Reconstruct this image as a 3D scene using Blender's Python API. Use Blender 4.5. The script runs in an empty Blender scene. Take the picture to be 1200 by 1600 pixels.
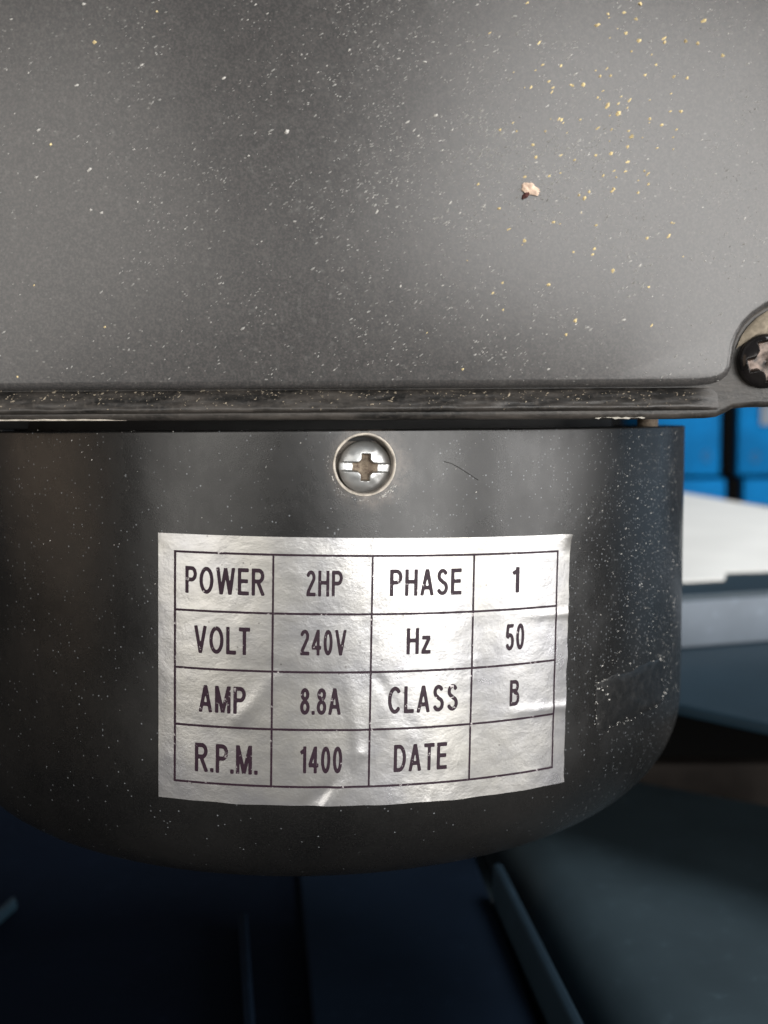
import bpy, bmesh, math, random
from mathutils import Vector, Matrix, noise

random.seed(7)
R = 0.08                                   # drum radius in metres
scene = bpy.context.scene
COL = scene.collection

# ------------------------------------------------------------------ camera
FPX, PITCH, ROLL = 1667.24, 0.0843024, 0.0064391
CAM = Vector((0.1868 * R, -3.02449 * R, 0.01446 * R))
cp, sp = math.cos(PITCH), math.sin(PITCH)
FWD, UP, RT = Vector((0, cp, -sp)), Vector((0, sp, cp)), Vector((1, 0, 0))
cr, sr = math.cos(ROLL), math.sin(ROLL)
XC, YC = cr * RT - sr * UP, sr * RT + cr * UP
cam_d = bpy.data.cameras.new('camera')
cam = bpy.data.objects.new('camera', cam_d)
COL.objects.link(cam)
mw = Matrix((XC, YC, -FWD)).transposed().to_4x4()
mw.translation = CAM
cam.matrix_world = mw
cam_d.sensor_fit = 'VERTICAL'
cam_d.sensor_height = 24
cam_d.lens = 24 * FPX / 1600
cam_d.clip_start, cam_d.clip_end = 0.005, 100
cam_d.dof.use_dof = True
cam_d.dof.focus_distance = 2.10 * R
cam_d.dof.aperture_fstop = 12.5
scene.camera = cam

# ------------------------------------------------------------------ world and lamps
world = bpy.data.worlds.new('World')
scene.world = world
world.use_nodes = True
bg = world.node_tree.nodes['Background']
bg.inputs['Color'].default_value = (0.72, 0.80, 0.92, 1)
bg.inputs['Strength'].default_value = 0.10


def area_lamp(name, az0, az1, el0, el1, dist, power, col):
    """rectangular lamp for daylight through a shop opening behind the photographer, and for added fills"""
    a = math.radians((az0 + az1) / 2)
    l = bpy.data.lights.new(name, 'AREA')
    l.shape = 'RECTANGLE'
    l.size = 2 * dist * math.tan(math.radians((az1 - az0) / 2))
    l.size_y = dist * (math.tan(math.radians(el1)) - math.tan(math.radians(el0)))
    l.energy, l.color = power, col
    o = bpy.data.objects.new(name, l)
    zc = dist * (math.tan(math.radians(el1)) + math.tan(math.radians(el0))) / 2
    o.location = (dist * math.sin(a), -dist * math.cos(a), zc)
    d = Vector((-math.sin(a), math.cos(a), 0))
    o.rotation_euler = d.to_track_quat('-Z', 'Z').to_euler()
    COL.objects.link(o)
    return o


area_lamp('daylight_left', -42, -8.5, -8, 15, 2.6, 17, (1.0, 0.96, 0.90))
area_lamp('daylight_right', 4, 44, -8, 15.5, 2.6, 53, (1.0, 0.98, 0.95))
area_lamp('daylight_far_right', 47, 82, -8, 24, 2.6, 50, (1.0, 0.98, 0.96))
area_lamp('blue_fill_side', 96, 142, -6, 22, 2.6, 3.5, (0.50, 0.75, 1.0))  # added blue lamp giving the drum's right flank a bluish sheen
area_lamp('warm_fill_left', -88, -60, -10, 24, 2.6, 6.0, (1.0, 0.74, 0.52))  # added warm lamp for the brown reflection on the drum's left
rl = bpy.data.lights.new('overhead_fill', 'AREA')            # overhead lamp added to brighten the board and the deck
rl.shape, rl.size, rl.size_y, rl.energy, rl.color = 'RECTANGLE', 1.2, 0.8, 36, (0.95, 0.98, 1.0)
rlo = bpy.data.objects.new('overhead_fill', rl)
rlo.location = (1.05, 0.02, 1.8)
rlo.rotation_euler = (Vector((0.25, 0.35, 0)) - Vector(rlo.location)).to_track_quat('-Z', 'Y').to_euler()
COL.objects.link(rlo)

scene.view_settings.view_transform = 'Standard'
scene.view_settings.look = 'None'
scene.view_settings.exposure = 0.0
scene.view_settings.gamma = 1.0
scene.view_settings.use_curve_mapping = False
scene.cycles.max_bounces = 8


# ------------------------------------------------------------------ survey helpers
def ray(px, py):
    u, v = px - 600, py - 800
    return (FWD * FPX + XC * u - YC * v).normalized()


def at_y(px, py, y):                       # point on the vertical plane y = const
    d = ray(px, py)
    return CAM + d * ((y - CAM.y) / d.y)


def at_z(px, py, z):                       # point on the level plane z = const
    d = ray(px, py)
    return CAM + d * ((z - CAM.z) / d.z)


def on_drum(px, py):                       # (angle, z) on the drum wall
    d = ray(px, py)
    a = d.x ** 2 + d.y ** 2
    b = 2 * (CAM.x * d.x + CAM.y * d.y)
    c = CAM.x ** 2 + CAM.y ** 2 - R * R
    t = (-b - math.sqrt(max(b * b - 4 * a * c, 0))) / (2 * a)
    p = CAM + d * t
    return math.atan2(p.x, -p.y), p.z


def drum_pt(phi, z, off=0.0):
    return Vector(((R + off) * math.sin(phi), -(R + off) * math.cos(phi), z))


def sstep(a, b, x):
    t = min(max((x - a) / (b - a), 0), 1)
    return t * t * (3 - 2 * t)


# ------------------------------------------------------------------ object helpers
def mesh(name, verts, faces, mat, parent=None, smooth=True, flat_angle=None):
    me = bpy.data.meshes.new(name)
    me.from_pydata([tuple(v) for v in verts], [], faces)
    me.update()
    return link(name, me, mat, parent, smooth, flat_angle)


def link(name, me, mat, parent=None, smooth=True, flat_angle=None):
    if smooth:
        me.shade_smooth()
        if flat_angle:
            me.set_sharp_from_angle(angle=math.radians(flat_angle))
    else:
        me.shade_flat()
    if mat:
        me.materials.append(mat)
    o = bpy.data.objects.new(name, me)
    COL.objects.link(o)
    if parent:
        o.parent = parent
        o.matrix_parent_inverse = Matrix.Translation(parent_loc(parent)).inverted()
    return o


def parent_loc(p):
    v = Vector(p.location)
    while p.parent:
        p = p.parent
        v = v + Vector(p.location) * 0
    return v


def from_bm(name, bm, mat, parent=None, smooth=True, flat_angle=30):
    bmesh.ops.recalc_face_normals(bm, faces=bm.faces)
    me = bpy.data.meshes.new(name)
    bm.to_mesh(me)
    bm.free()
    return link(name, me, mat, parent, smooth, flat_angle)


def thing(name, label, cat, loc=(0, 0, 0), group=None):
    o = bpy.data.objects.new(name, None)
    COL.objects.link(o)
    o.location = loc
    o.empty_display_size = 0.01
    return tag(o, label, cat, group)


def tag(o, label, cat, group=None, kind=None):
    o['label'], o['category'] = label, cat
    if group:
        o['group'] = group
    if kind:
        o['kind'] = kind
    return o


def prism(name, pts, axis_lo, axis_hi, mat, parent=None, bevel=0.0, seg=3, axis='y'):
    """extruded polygon; pts are (x, z) for axis y or (x, y) for axis z"""
    bm = bmesh.new()
    mk = (lambda a, b, t: (a, t, b)) if axis == 'y' else (lambda a, b, t: (a, b, t))
    lo = [bm.verts.new(mk(a, b, axis_lo)) for a, b in pts]
    hi = [bm.verts.new(mk(a, b, axis_hi)) for a, b in pts]
    n = len(pts)
    bm.faces.new(lo)
    bm.faces.new(hi[::-1])
    for i in range(n):
        bm.faces.new((lo[i], hi[i], hi[(i + 1) % n], lo[(i + 1) % n]))
    bmesh.ops.recalc_face_normals(bm, faces=bm.faces)
    if bevel:
        es = [e for e in bm.edges if all(v in lo for v in e.verts) or
              (axis == 'z' and all(v in hi for v in e.verts))]
        bmesh.ops.bevel(bm, geom=es, offset=bevel, segments=seg, profile=0.5, affect='EDGES', clamp_overlap=True)
    return from_bm(name, bm, mat, parent)


def box(name, lo, hi, mat, parent=None, bevel=0.0, rotz=0.0, pivot=None):
    bm = bmesh.new()
    bmesh.ops.create_cube(bm, size=1)
    for v in bm.verts:
        v.co = Vector([lo[i] + (v.co[i] + 0.5) * (hi[i] - lo[i]) for i in range(3)])
    if bevel:
        bmesh.ops.bevel(bm, geom=bm.edges[:], offset=bevel, segments=3, profile=0.5, affect='EDGES')
    if rotz:
        bmesh.ops.rotate(bm, verts=bm.verts, cent=pivot or lo, matrix=Matrix.Rotation(rotz, 3, 'Z'))
    return from_bm(name, bm, mat, parent)


# ------------------------------------------------------------------ materials
class NT:
    def __init__(s, name):
        s.m = bpy.data.materials.new(name)
        s.m.use_nodes = True
        s.t = s.m.node_tree
        s.b = s.t.nodes['Principled BSDF']
        s.geo = s.t.nodes.new('ShaderNodeTexCoord')

    def n(s, typ, **kw):
        nd = s.t.nodes.new(typ)
        for k, v in kw.items():
            if k in nd.inputs:
                nd.inputs[k].default_value = v
            else:
                setattr(nd, k, v)
        return nd

    def l(s, a, b):
        s.t.links.new(a, b)

    def coords(s, rot=(0, 0, 0), scale=(1, 1, 1)):
        mp = s.n('ShaderNodeMapping')
        mp.inputs['Rotation'].default_value = rot
        mp.inputs['Scale'].default_value = scale
        s.l(s.geo.outputs['Object'], mp.inputs['Vector'])
        return mp.outputs['Vector']

    def noise(s, scale, detail=4, rough=0.6, rot=(0, 0, 0), sc=(1, 1, 1)):
        nd = s.n('ShaderNodeTexNoise', Scale=scale, Detail=detail, Roughness=rough)
        s.l(s.coords(rot, sc), nd.inputs['Vector'])
        return nd.outputs['Fac']

    def ramp(s, fac, p0, p1, c0=(0, 0, 0, 1), c1=(1, 1, 1, 1)):
        nd = s.n('ShaderNodeValToRGB')
        e = nd.color_ramp.elements
        e[0].position, e[1].position = p0, p1
        e[0].color, e[1].color = c0, c1
        s.l(fac, nd.inputs['Fac'])
        return nd.outputs['Color']

    def mix(s, fac, a, b, mode='MIX'):
        nd = s.n('ShaderNodeMix', data_type='RGBA', blend_type=mode)
        for sock, v in ((nd.inputs[0], fac), (nd.inputs[6], a), (nd.inputs[7], b)):
            if hasattr(v, 'is_output'):
                s.l(v, sock)
            else:
                sock.default_value = v if not isinstance(v, tuple) else (*v, 1)[:4]
        return nd.outputs[2]

    def math(s, op, a, b):
        nd = s.n('ShaderNodeMath', operation=op)
        for sock, v in ((nd.inputs[0], a), (nd.inputs[1], b)):
            if hasattr(v, 'is_output'):
                s.l(v, sock)
            else:
                sock.default_value = v
        return nd.outputs[0]

    def bump(s, h, strength, dist, prev=None):
        nd = s.n('ShaderNodeBump', Strength=strength, Distance=dist)
        s.l(h, nd.inputs['Height'])
        if prev:
            s.l(prev, nd.inputs['Normal'])
        return nd.outputs['Normal']

    def specks(s, scale, size, keep, rot=(0, 0, 0), sc=(1, 1, 1)):
        """mask of scattered grains: voronoi cells of which a share `keep` carries one"""
        v = s.n('ShaderNodeTexVoronoi', Scale=scale)
        s.l(s.coords(rot, sc), v.inputs['Vector'])
        near = s.math('LESS_THAN', v.outputs['Distance'], size)
        sep = s.n('ShaderNodeSeparateColor')
        s.l(v.outputs['Color'], sep.inputs[0])
        return s.math('MULTIPLY', near, s.math('LESS_THAN', sep.outputs[0], keep))

    def out(s, color=None, rough=None, normal=None, metal=None, **kw):
        for key, v in (('Base Color', color), ('Roughness', rough), ('Normal', normal), ('Metallic', metal)):
            if v is None:
                continue
            if hasattr(v, 'is_output'):
                s.l(v, s.b.inputs[key])
            else:
                s.b.inputs[key].default_value = (*v, 1) if isinstance(v, tuple) else v
        for k, v in kw.items():
            s.b.inputs[k].default_value = v
        return s.m


def plain(name, col, rough=0.5, metal=0.0, var=0.0, scale=200, spec=0.5):
    t = NT(name)
    c = col
    if var:
        f = t.noise(scale)
        c = t.mix(t.ramp(f, 0.3, 0.7), tuple(x * (1 - var) for x in col), tuple(min(x * (1 + var), 1) for x in col))
    return t.out(c, rough, metal=metal, **{'Specular IOR Level': spec})


def mat_plate():
    t = NT('dusty_dark_grey_paint')
    big = t.noise(16, 5, 0.6)
    smear = t.noise(260, 6, 0.75)
    blot = t.noise(900, 3, 0.6)
    fine = t.noise(3300, 3, 0.7)
    dust = t.math('MULTIPLY', t.ramp(smear, 0.30, 0.76), t.ramp(big, 0.25, 0.78))
    c = t.mix(dust, (0.042, 0.042, 0.042), (0.082, 0.080, 0.077))
    c = t.mix(t.math('MULTIPLY', t.ramp(fine, 0.42, 0.72), 0.50), c, (0.150, 0.132, 0.126))
    patch = t.math('MULTIPLY', t.ramp(blot, 0.56, 0.82), t.ramp(t.noise(55, 4, 0.6), 0.34, 0.62))
    c = t.mix(t.math('MULTIPLY', patch, 0.42), c, (0.24, 0.236, 0.224))
    g1 = t.specks(1700, 0.20, 0.14, rot=(0, math.radians(40), 0), sc=(0.6, 1, 1))
    c = t.mix(t.math('MULTIPLY', g1, t.ramp(t.noise(120), 0.40, 0.66)), c, (0.22, 0.215, 0.20))
    rough = t.math('ADD', 0.21, t.math('ADD', t.math('MULTIPLY', dust, 0.07), t.math('MULTIPLY', patch, 0.08)))
    nrm = t.bump(fine, 0.10, 0.00008)
    return t.out(c, rough, nrm)


def mat_rim():
    t = NT('grimy_rim_paint')
    s = t.noise(260, 5, 0.7, sc=(0.25, 1, 1))
    f = t.noise(1500, 3, 0.6)
    c = t.mix(t.ramp(s, 0.40, 0.68), (0.011, 0.0105, 0.010), (0.085, 0.075, 0.066))
    c = t.mix(t.math('MULTIPLY', t.ramp(f, 0.52, 0.75), 0.5), c, (0.11, 0.097, 0.085))
    nrm = t.bump(s, 0.14, 0.0006)
    nrm = t.bump(f, 0.2, 0.0001, nrm)
    return t.out(c, t.math('ADD', 0.24, t.math('MULTIPLY', s, 0.3)), nrm)


def mat_drum():
    t = NT('black_moulded_plastic')
    fine = t.noise(5200, 2, 0.6)
    big = t.noise(40, 4, 0.6)
    c = t.mix(t.ramp(big, 0.35, 0.7), (0.006, 0.006, 0.006), (0.013, 0.0127, 0.0123))
    c = t.mix(t.math('MULTIPLY', t.ramp(fine, 0.45, 0.72), 0.5), c, (0.028, 0.027, 0.026))
    # grains settle more thickly on the right flank
    sep = t.n('ShaderNodeSeparateXYZ')
    t.l(t.geo.outputs['Object'], sep.inputs[0])
    flank = t.n('ShaderNodeMapRange')
    for i, v in ((1, 0.030), (2, 0.068), (3, 0.10), (4, 0.60)):
        flank.inputs[i].default_value = v
    t.l(sep.outputs[0], flank.inputs[0])
    hi = t.n('ShaderNodeMapRange')
    for i, v in ((1, -0.075), (2, -0.035), (3, 0.1), (4, 1.0)):
        hi.inputs[i].default_value = v
    t.l(sep.outputs[2], hi.inputs[0])
    v = t.n('ShaderNodeTexVoronoi', Scale=1900)
    t.l(t.coords(), v.inputs['Vector'])
    sc = t.n('ShaderNodeSeparateColor')
    t.l(v.outputs['Color'], sc.inputs[0])
    g = t.math('MULTIPLY', t.math('LESS_THAN', v.outputs['Distance'], 0.24),
               t.math('LESS_THAN', sc.outputs[0], t.math('MULTIPLY', flank.outputs[0], hi.outputs[0])))
    g = t.math('MULTIPLY', g, t.math('ADD', 0.2, t.math('MULTIPLY', sc.outputs[1], 0.6)))
    c = t.mix(g, c, (0.24, 0.255, 0.27))
    # brown grime rubbed in round the screw hole
    vm = t.n('ShaderNodeVectorMath', operation='DISTANCE')
    t.l(t.geo.outputs['Object'], vm.inputs[0])
    vm.inputs[1].default_value = drum_pt(*on_drum(578, 731))
    near = t.n('ShaderNodeMapRange')
    for i, q in ((1, 0.0050), (2, 0.0072), (3, 1.0), (4, 0.0)):
        near.inputs[i].default_value = q
    t.l(vm.outputs['Value'], near.inputs[0])
    grime = t.math('MULTIPLY', near.outputs[0], t.ramp(t.noise(500, 5, 0.75), 0.38, 0.66))
    c = t.mix(t.math('MULTIPLY', grime, 0.75), c, (0.15, 0.125, 0.105))
    nrm = t.bump(fine, 0.14, 0.00007)
    nrm = t.bump(t.noise(75, 3, 0.5), 0.10, 0.0012, nrm)
    smudge = t.ramp(t.noise(110, 5, 0.7, rot=(0.3, 0.5, 0), sc=(1, 1, 0.6)), 0.42, 0.70)
    return t.out(c, t.math('ADD', 0.21, t.math('ADD', t.math('MULTIPLY', big, 0.08), t.math('MULTIPLY', smudge, 0.10))), nrm)


def mat_foil():
    t = NT('silver_foil_sticker')
    crumple = t.noise(420, 5, 0.62)
    grain = t.noise(1900, 3, 0.6)
    patch = t.noise(70, 4, 0.6)
    dirt = t.noise(190, 5, 0.75)
    c = t.mix(t.ramp(patch, 0.35, 0.65), (0.43, 0.43, 0.445), (0.51, 0.498, 0.468))
    c = t.mix(t.math('MULTIPLY', t.ramp(dirt, 0.58, 0.85), 0.35), c, (0.40, 0.385, 0.36))
    c = t.mix(t.math('MULTIPLY', t.specks(900, 0.14, 0.05), 0.7), c, (0.20, 0.19, 0.18))
    nrm = t.bump(t.math('MULTIPLY', crumple, t.ramp(patch, 0.30, 0.75)), 0.13, 0.0004)
    nrm = t.bump(grain, 0.22, 0.0001, nrm)
    return t.out(c, t.math('ADD', 0.22, t.math('MULTIPLY', patch, 0.15)), nrm, 0.80)


def mat_print():
    t = NT('dark_purple_print')
    w = t.noise(900, 4, 0.7)
    worn = t.ramp(w, 0.63, 0.68)  # pale chips: worn ink plus glare painted on the letters
    c = t.mix(worn, (0.020, 0.006, 0.015), (0.50, 0.47, 0.47))
    return t.out(c, 0.45, t.bump(t.noise(500, 4), 0.2, 0.0003), worn, **{'Specular IOR Level': 0.3})


def mat_zinc():
    t = NT('zinc_plated_steel')
    f = t.noise(700, 4, 0.6)
    b = t.noise(220, 3)
    c = t.mix(t.ramp(b, 0.35, 0.7), (0.40, 0.41, 0.41), (0.56, 0.56, 0.55))
    c = t.mix(t.ramp(f, 0.62, 0.78), c, (0.32, 0.29, 0.26))
    return t.out(c, t.math('ADD', 0.28, t.math('MULTIPLY', f, 0.2)), t.bump(f, 0.15, 0.0002), 0.85)


def mat_rust():
    t = NT('rusty_recess')
    f = t.noise(900, 5, 0.7)
    c = t.mix(t.ramp(f, 0.35, 0.68), (0.085, 0.055, 0.038), (0.33, 0.27, 0.20))
    return t.out(c, 0.6, t.bump(f, 0.6, 0.0004), 0.3)


def mat_bore():
    t = NT('bare_scuffed_bore')
    f = t.noise(800, 5, 0.7)
    c = t.mix(t.ramp(f, 0.35, 0.65), (0.16, 0.13, 0.11), (0.42, 0.38, 0.33))
    return t.out(c, 0.5, t.bump(f, 0.5, 0.0004))


def mat_blue_paint(name, col, rough=0.38, spec=0.5):
    t = NT(name)
    b = t.noise(20, 4, 0.6)
    f = t.noise(900, 3)
    c = t.mix(t.ramp(b, 0.3, 0.72), tuple(x * 0.82 for x in col), tuple(x * 1.2 for x in col))
    c = t.mix(t.ramp(t.noise(160, 5, 0.7), 0.60, 0.85), c, tuple(x * 1.7 + 0.004 for x in col))
    return t.out(c, t.math('ADD', rough, t.math('MULTIPLY', b, 0.12)), t.bump(f, 0.12, 0.0003), **{'Specular IOR Level': spec})


M = dict(
    plate=mat_plate(), rim=mat_rim(), drum=mat_drum(), foil=mat_foil(), ink=mat_print(),
    zinc=mat_zinc(), rust=mat_rust(), bore=mat_bore(),
    worn=plain('worn_bright_steel', (0.085, 0.062, 0.050), 0.30, 0.45, 0.95, 700),
    rimring=plain('worn_ring_lit_edge', (0.52, 0.47, 0.40), 0.45, 0.0, 0.4, 900),
    black=plain('black_steel', (0.020, 0.018, 0.018), 0.16, 0.25, 0.5, 300),
    tan=plain('packed_sawdust', (0.34, 0.29, 0.22), 0.9, 0.0, 0.35, 900),
    casting=plain('cast_iron_paint', (0.02, 0.02, 0.02), 0.6, 0.0, 0.3, 200),
    gold=plain('gold_sawdust', (0.80, 0.62, 0.32), 0.8, 0.0, 0.3, 300),
    faint=plain('faint_grey_dust', (0.34, 0.333, 0.315), 0.9, 0.0, 0.4, 300),
    pale=plain('pale_dust', (0.62, 0.60, 0.56), 0.8, 0.0, 0.25, 300),
    crumb=plain('pale_pink_wood', (0.82, 0.60, 0.47), 0.8, 0.0, 0.3, 1300),
    dark_crumb=plain('dark_red_bark', (0.10, 0.035, 0.03), 0.8),
    chip=plain('flaked_pale_gasket', (0.50, 0.47, 0.41), 0.8, 0.0, 0.2, 500),
    blue=mat_blue_paint('blue_carton_board', (0.0, 0.135, 0.36), 0.65, 0.12),
    blue_dark=plain('dark_blue_carton_print', (0.010, 0.055, 0.13), 0.6),
    strap=plain('black_band', (0.012, 0.012, 0.013), 0.6),
    black_void_band=plain('matt_black_void_and_band', (0.003, 0.003, 0.003), 1.0, spec=0.03),  # black of the carton bands, and painted shade under the ledge
    batten=plain('dark_brown_wood', (0.018, 0.0155, 0.014), 0.9, 0.0, 0.4, 30, spec=0.05),
    paper=plain('off_white_board', (0.78, 0.77, 0.735), 0.75, 0.0, 0.05, 20),
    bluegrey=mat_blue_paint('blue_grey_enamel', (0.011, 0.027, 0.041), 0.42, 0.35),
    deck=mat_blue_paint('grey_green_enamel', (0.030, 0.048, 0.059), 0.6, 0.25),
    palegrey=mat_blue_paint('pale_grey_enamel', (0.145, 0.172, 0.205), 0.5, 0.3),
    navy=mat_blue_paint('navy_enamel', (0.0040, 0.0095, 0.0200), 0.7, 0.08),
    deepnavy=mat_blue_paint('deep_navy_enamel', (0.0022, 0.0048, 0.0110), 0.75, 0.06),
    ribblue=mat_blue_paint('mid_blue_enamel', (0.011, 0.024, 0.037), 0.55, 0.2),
    floor=plain('dark_concrete', (0.032, 0.028, 0.025), 0.8, 0.0, 0.3, 8),
    fibre=plain('dark_fibre', (0.02, 0.018, 0.016), 0.7),
)
tp = NT('clear_tape_film')
M['tape'] = tp.out(tp.mix(tp.ramp(tp.noise(420, 5, 0.7), 0.45, 0.75), (0.007, 0.007, 0.007), (0.026, 0.0255, 0.025)), 0.30, tp.bump(tp.noise(300, 5, 0.65), 0.22, 0.0006))

# ------------------------------------------------------------------ the setting
fl = mesh('floor', [(-6, -6, -0.62), (6, -6, -0.62), (6, 6, -0.62), (-6, 6, -0.62)], [(0, 1, 2, 3)], M['floor'], smooth=False)
fl['kind'] = 'structure'

# ------------------------------------------------------------------ motor drum
motor = thing('electric_motor', 'black plastic motor drum carrying a silver rating label and a recessed screw', 'motor',
              (0, 0, 0))
FIL, ZB = 0.27673 * R, -0.96806 * R
hc_phi, hc_z = on_drum(570, 726)
h_r = (on_drum(618, 725)[0] - on_drum(522, 725)[0]) / 2 * R
LIP = 0.004 * R
s_half = -LIP - hc_z                      # square patch round the screw hole reaches the rim
assert s_half > h_r * 1.02, (s_half, h_r)


def build_shell():
    N = 24
    pa, pb = hc_phi - s_half / R, hc_phi + s_half / R
    phis = [pa + (pb - pa) * i / N for i in range(N + 1)]
    rest = 2 * math.pi - (pb - pa)
    K = 300
    phis += [pb + rest * i / K for i in range(1, K)]
    z0, z1 = -LIP, hc_z - s_half
    prof = []                              # (rho, z)
    for k in range(6):                     # rounded top lip
        a = math.pi / 2 * (1 - k / 6)
        prof.append((R - LIP + LIP * math.cos(a), -LIP + LIP * math.sin(a)))
    r0 = len(prof)
    prof += [(R, z0 + (z1 - z0) * i / N) for i in range(N + 1)]
    r1 = r0 + N
    zend = ZB + FIL
    prof += [(R, z1 + (zend - z1) * i / 16) for i in range(1, 17)]
    for k in range(1, 25):
        a = math.pi / 2 * k / 24
        prof.append((R - FIL + FIL * math.cos(a), zend - FIL * math.sin(a)))
    prof.insert(0, (R * 0.9, 0.0))
    r0 += 1
    r1 += 1
    prof += [(R * 0.4, ZB)]
    V, F = [], []
    n = len(phis)
    for rho, z in prof:
        V += [Vector((rho * math.sin(p), -rho * math.cos(p), z)) for p in phis]
    for j in range(len(prof) - 1):
        for i in range(n):
            if r0 <= j < r1 and i < N:
                continue
            a, b = j * n + i, j * n + (i + 1) % n
            F.append((a, a + n, b + n, b))
    F.append(tuple(range((len(prof) - 1) * n, len(prof) * n)))
    # ring of the square, then rings closing on the circle
    edge = [(i, 0) for i in range(N)] + [(N, i) for i in range(N)] + [(N - i, N) for i in range(N)] + [(0, N - i) for i in range(N)]
    prev = [(r0 + j) * n + i for i, j in edge]
    H = 6
    for k in range(1, H + 1):
        cur = []
        for i, j in edge:
            du, dz = (phis[i] - hc_phi) * R, prof[r0 + j][1] - hc_z
            L = math.hypot(du, dz)
            cu, cz = du / L * h_r, dz / L * h_r
            t = k / H
            u, z = du + (cu - du) * t, dz + (cz - dz) * t
            cur.append(len(V))
            V.append(drum_pt(hc_phi + u / R, hc_z + z))
        m = len(edge)
        for q in range(m):
            F.append((prev[q], cur[q], cur[(q + 1) % m], prev[(q + 1) % m]))
        prev = cur
    return mesh('shell', V, F, M['drum'], motor)


shell = build_shell()

# top disc, neck up into the casting
bm = bmesh.new()
bmesh.ops.create_cone(bm, cap_ends=True, segments=96, radius1=0.82 * R, radius2=0.80 * R, depth=0.16 * R,
                      matrix=Matrix.Translation((0, 0.02 * R, 0.065 * R)))
from_bm('neck', bm, M['casting'], motor)
box('gap_blocker', (-1.25 * R, -0.45 * R, 0.0002), (0.35 * R, 0.55 * R, 0.06 * R), M['casting'], motor)  # unseen block added to keep light out of the left gap
bm = bmesh.new()
bmesh.ops.create_cone(bm, cap_ends=True, segments=96, radius1=0.95 * R, radius2=0.95 * R, depth=0.02 * R,
                      matrix=Matrix.Translation((0, 0, -0.0125 * R)))
from_bm('top_disc', bm, M['casting'], motor)

# ---- recessed screw -------------------------------------------------
E_U = Vector((math.cos(hc_phi), math.sin(hc_phi), 0))
E_N = Vector((math.sin(hc_phi), -math.cos(hc_phi), 0))
E_Z = Vector((0, 0, 1))
H0 = drum_pt(hc_phi, hc_z)


def loc_pt(o, eu, ez, en, a, b, c):
    return o + eu * a + ez * b + en * c


def screw_mesh(name, o, eu, ez, en, rad, dome, slot, parent, mat_head, mat_rec, tilt=0.0, seed=0, rs=1.0):
    """domed head with a cross recess; the recess is a part of its own"""
    def depth(x, y):
        x, y = x / rs, y / rs
        w = 0.155
        e = 0.035
        arm = max(min(1 - sstep(w - e, w + e, abs(x)), 1 - sstep(0.50 - e, 0.50 + e, abs(y))),
                  min(1 - sstep(w - e, w + e, abs(y)), 1 - sstep(0.50 - e, 0.50 + e, abs(x))))
        dia = 1 - sstep(0.45 - e, 0.45 + e, abs(x) + abs(y))
        p = max(arm, dia)
        d = p * (0.20 + 0.22 * max(0, 1 - math.hypot(x, y) / 0.5))
        if slot:
            sl = 1 - sstep(0.165 - e, 0.165 + e, abs(y))
            d = max(d, sl * max(0.0, dome - dome * (x * x) + 0.02) * 0.75)
        return d, p
    NR, NA = 56, 160
    V, inside = [], []
    ct, st = math.cos(tilt), math.sin(tilt)
    for i in range(NR + 1):
        q = (i / NR)
        for k in range(NA):
            a = 2 * math.pi * k / NA
            x, y = q * math.cos(a), q * math.sin(a)
            d, p = depth(x, y)
            h = dome * math.sqrt(max(0, 1 - (q * 0.97) ** 2)) - d
            h += 0.012 * noise.noise(Vector((x * 4, y * 4, seed)))
            X, Y = ct * x - st * y, st * x + ct * y
            V.append(loc_pt(o, eu, ez, en, X * rad, Y * rad, h * rad))
            inside.append(p > 0.6)
    base = len(V)
    for k in range(NA):
        a = 2 * math.pi * k / NA
        V.append(loc_pt(o, eu, ez, en, rad * math.cos(a), rad * math.sin(a), -0.5 * rad))
    Fh, Fr = [], []
    for i in range(NR):
        for k in range(NA):
            f = (i * NA + k, (i + 1) * NA + k, (i + 1) * NA + (k + 1) % NA, i * NA + (k + 1) % NA)
            (Fr if sum(inside[q] for q in f) >= 3 else Fh).append(f)
    for k in range(NA):
        Fh.append((NR * NA + k, base + k, base + (k + 1) % NA, NR * NA + (k + 1) % NA))

    def sub(F):
        used = sorted({q for f in F for q in f})
        ix = {q: n_ for n_, q in enumerate(used)}
        return [V[q] for q in used], [tuple(ix[q] for q in f) for f in F]
    head = mesh(name, *sub(Fh), mat_head, parent, True, 50)
    mesh('cross_recess', *sub(Fr), mat_rec, head, True, 60)
    return head


def ring_lathe(name, o, eu, ez, en, prof, mat, parent, seg=120, wob=0.0, seed=0, curved=False):
    V, F = [], []
    for j, (rr, h) in enumerate(prof):
        for k in range(seg):
            a = 2 * math.pi * k / seg
            w = wob * noise.noise(Vector((math.cos(a) * 2.2, math.sin(a) * 2.2, seed + j * 0.3)))
            x, y = (rr + w) * math.cos(a), (rr + w) * math.sin(a)
            sag = (math.sqrt(max(R * R - x * x, 0)) - R) if curved else 0
            V.append(loc_pt(o, eu, ez, en, x, y, h + sag + (w * 0.5)))
    for j in range(len(prof) - 1):
        for k in range(seg):
            F.append((j * seg + k, j * seg + (k + 1) % seg, (j + 1) * seg + (k + 1) % seg, (j + 1) * seg + k))
    return mesh(name, V, F, mat, parent, True, 40)


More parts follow.
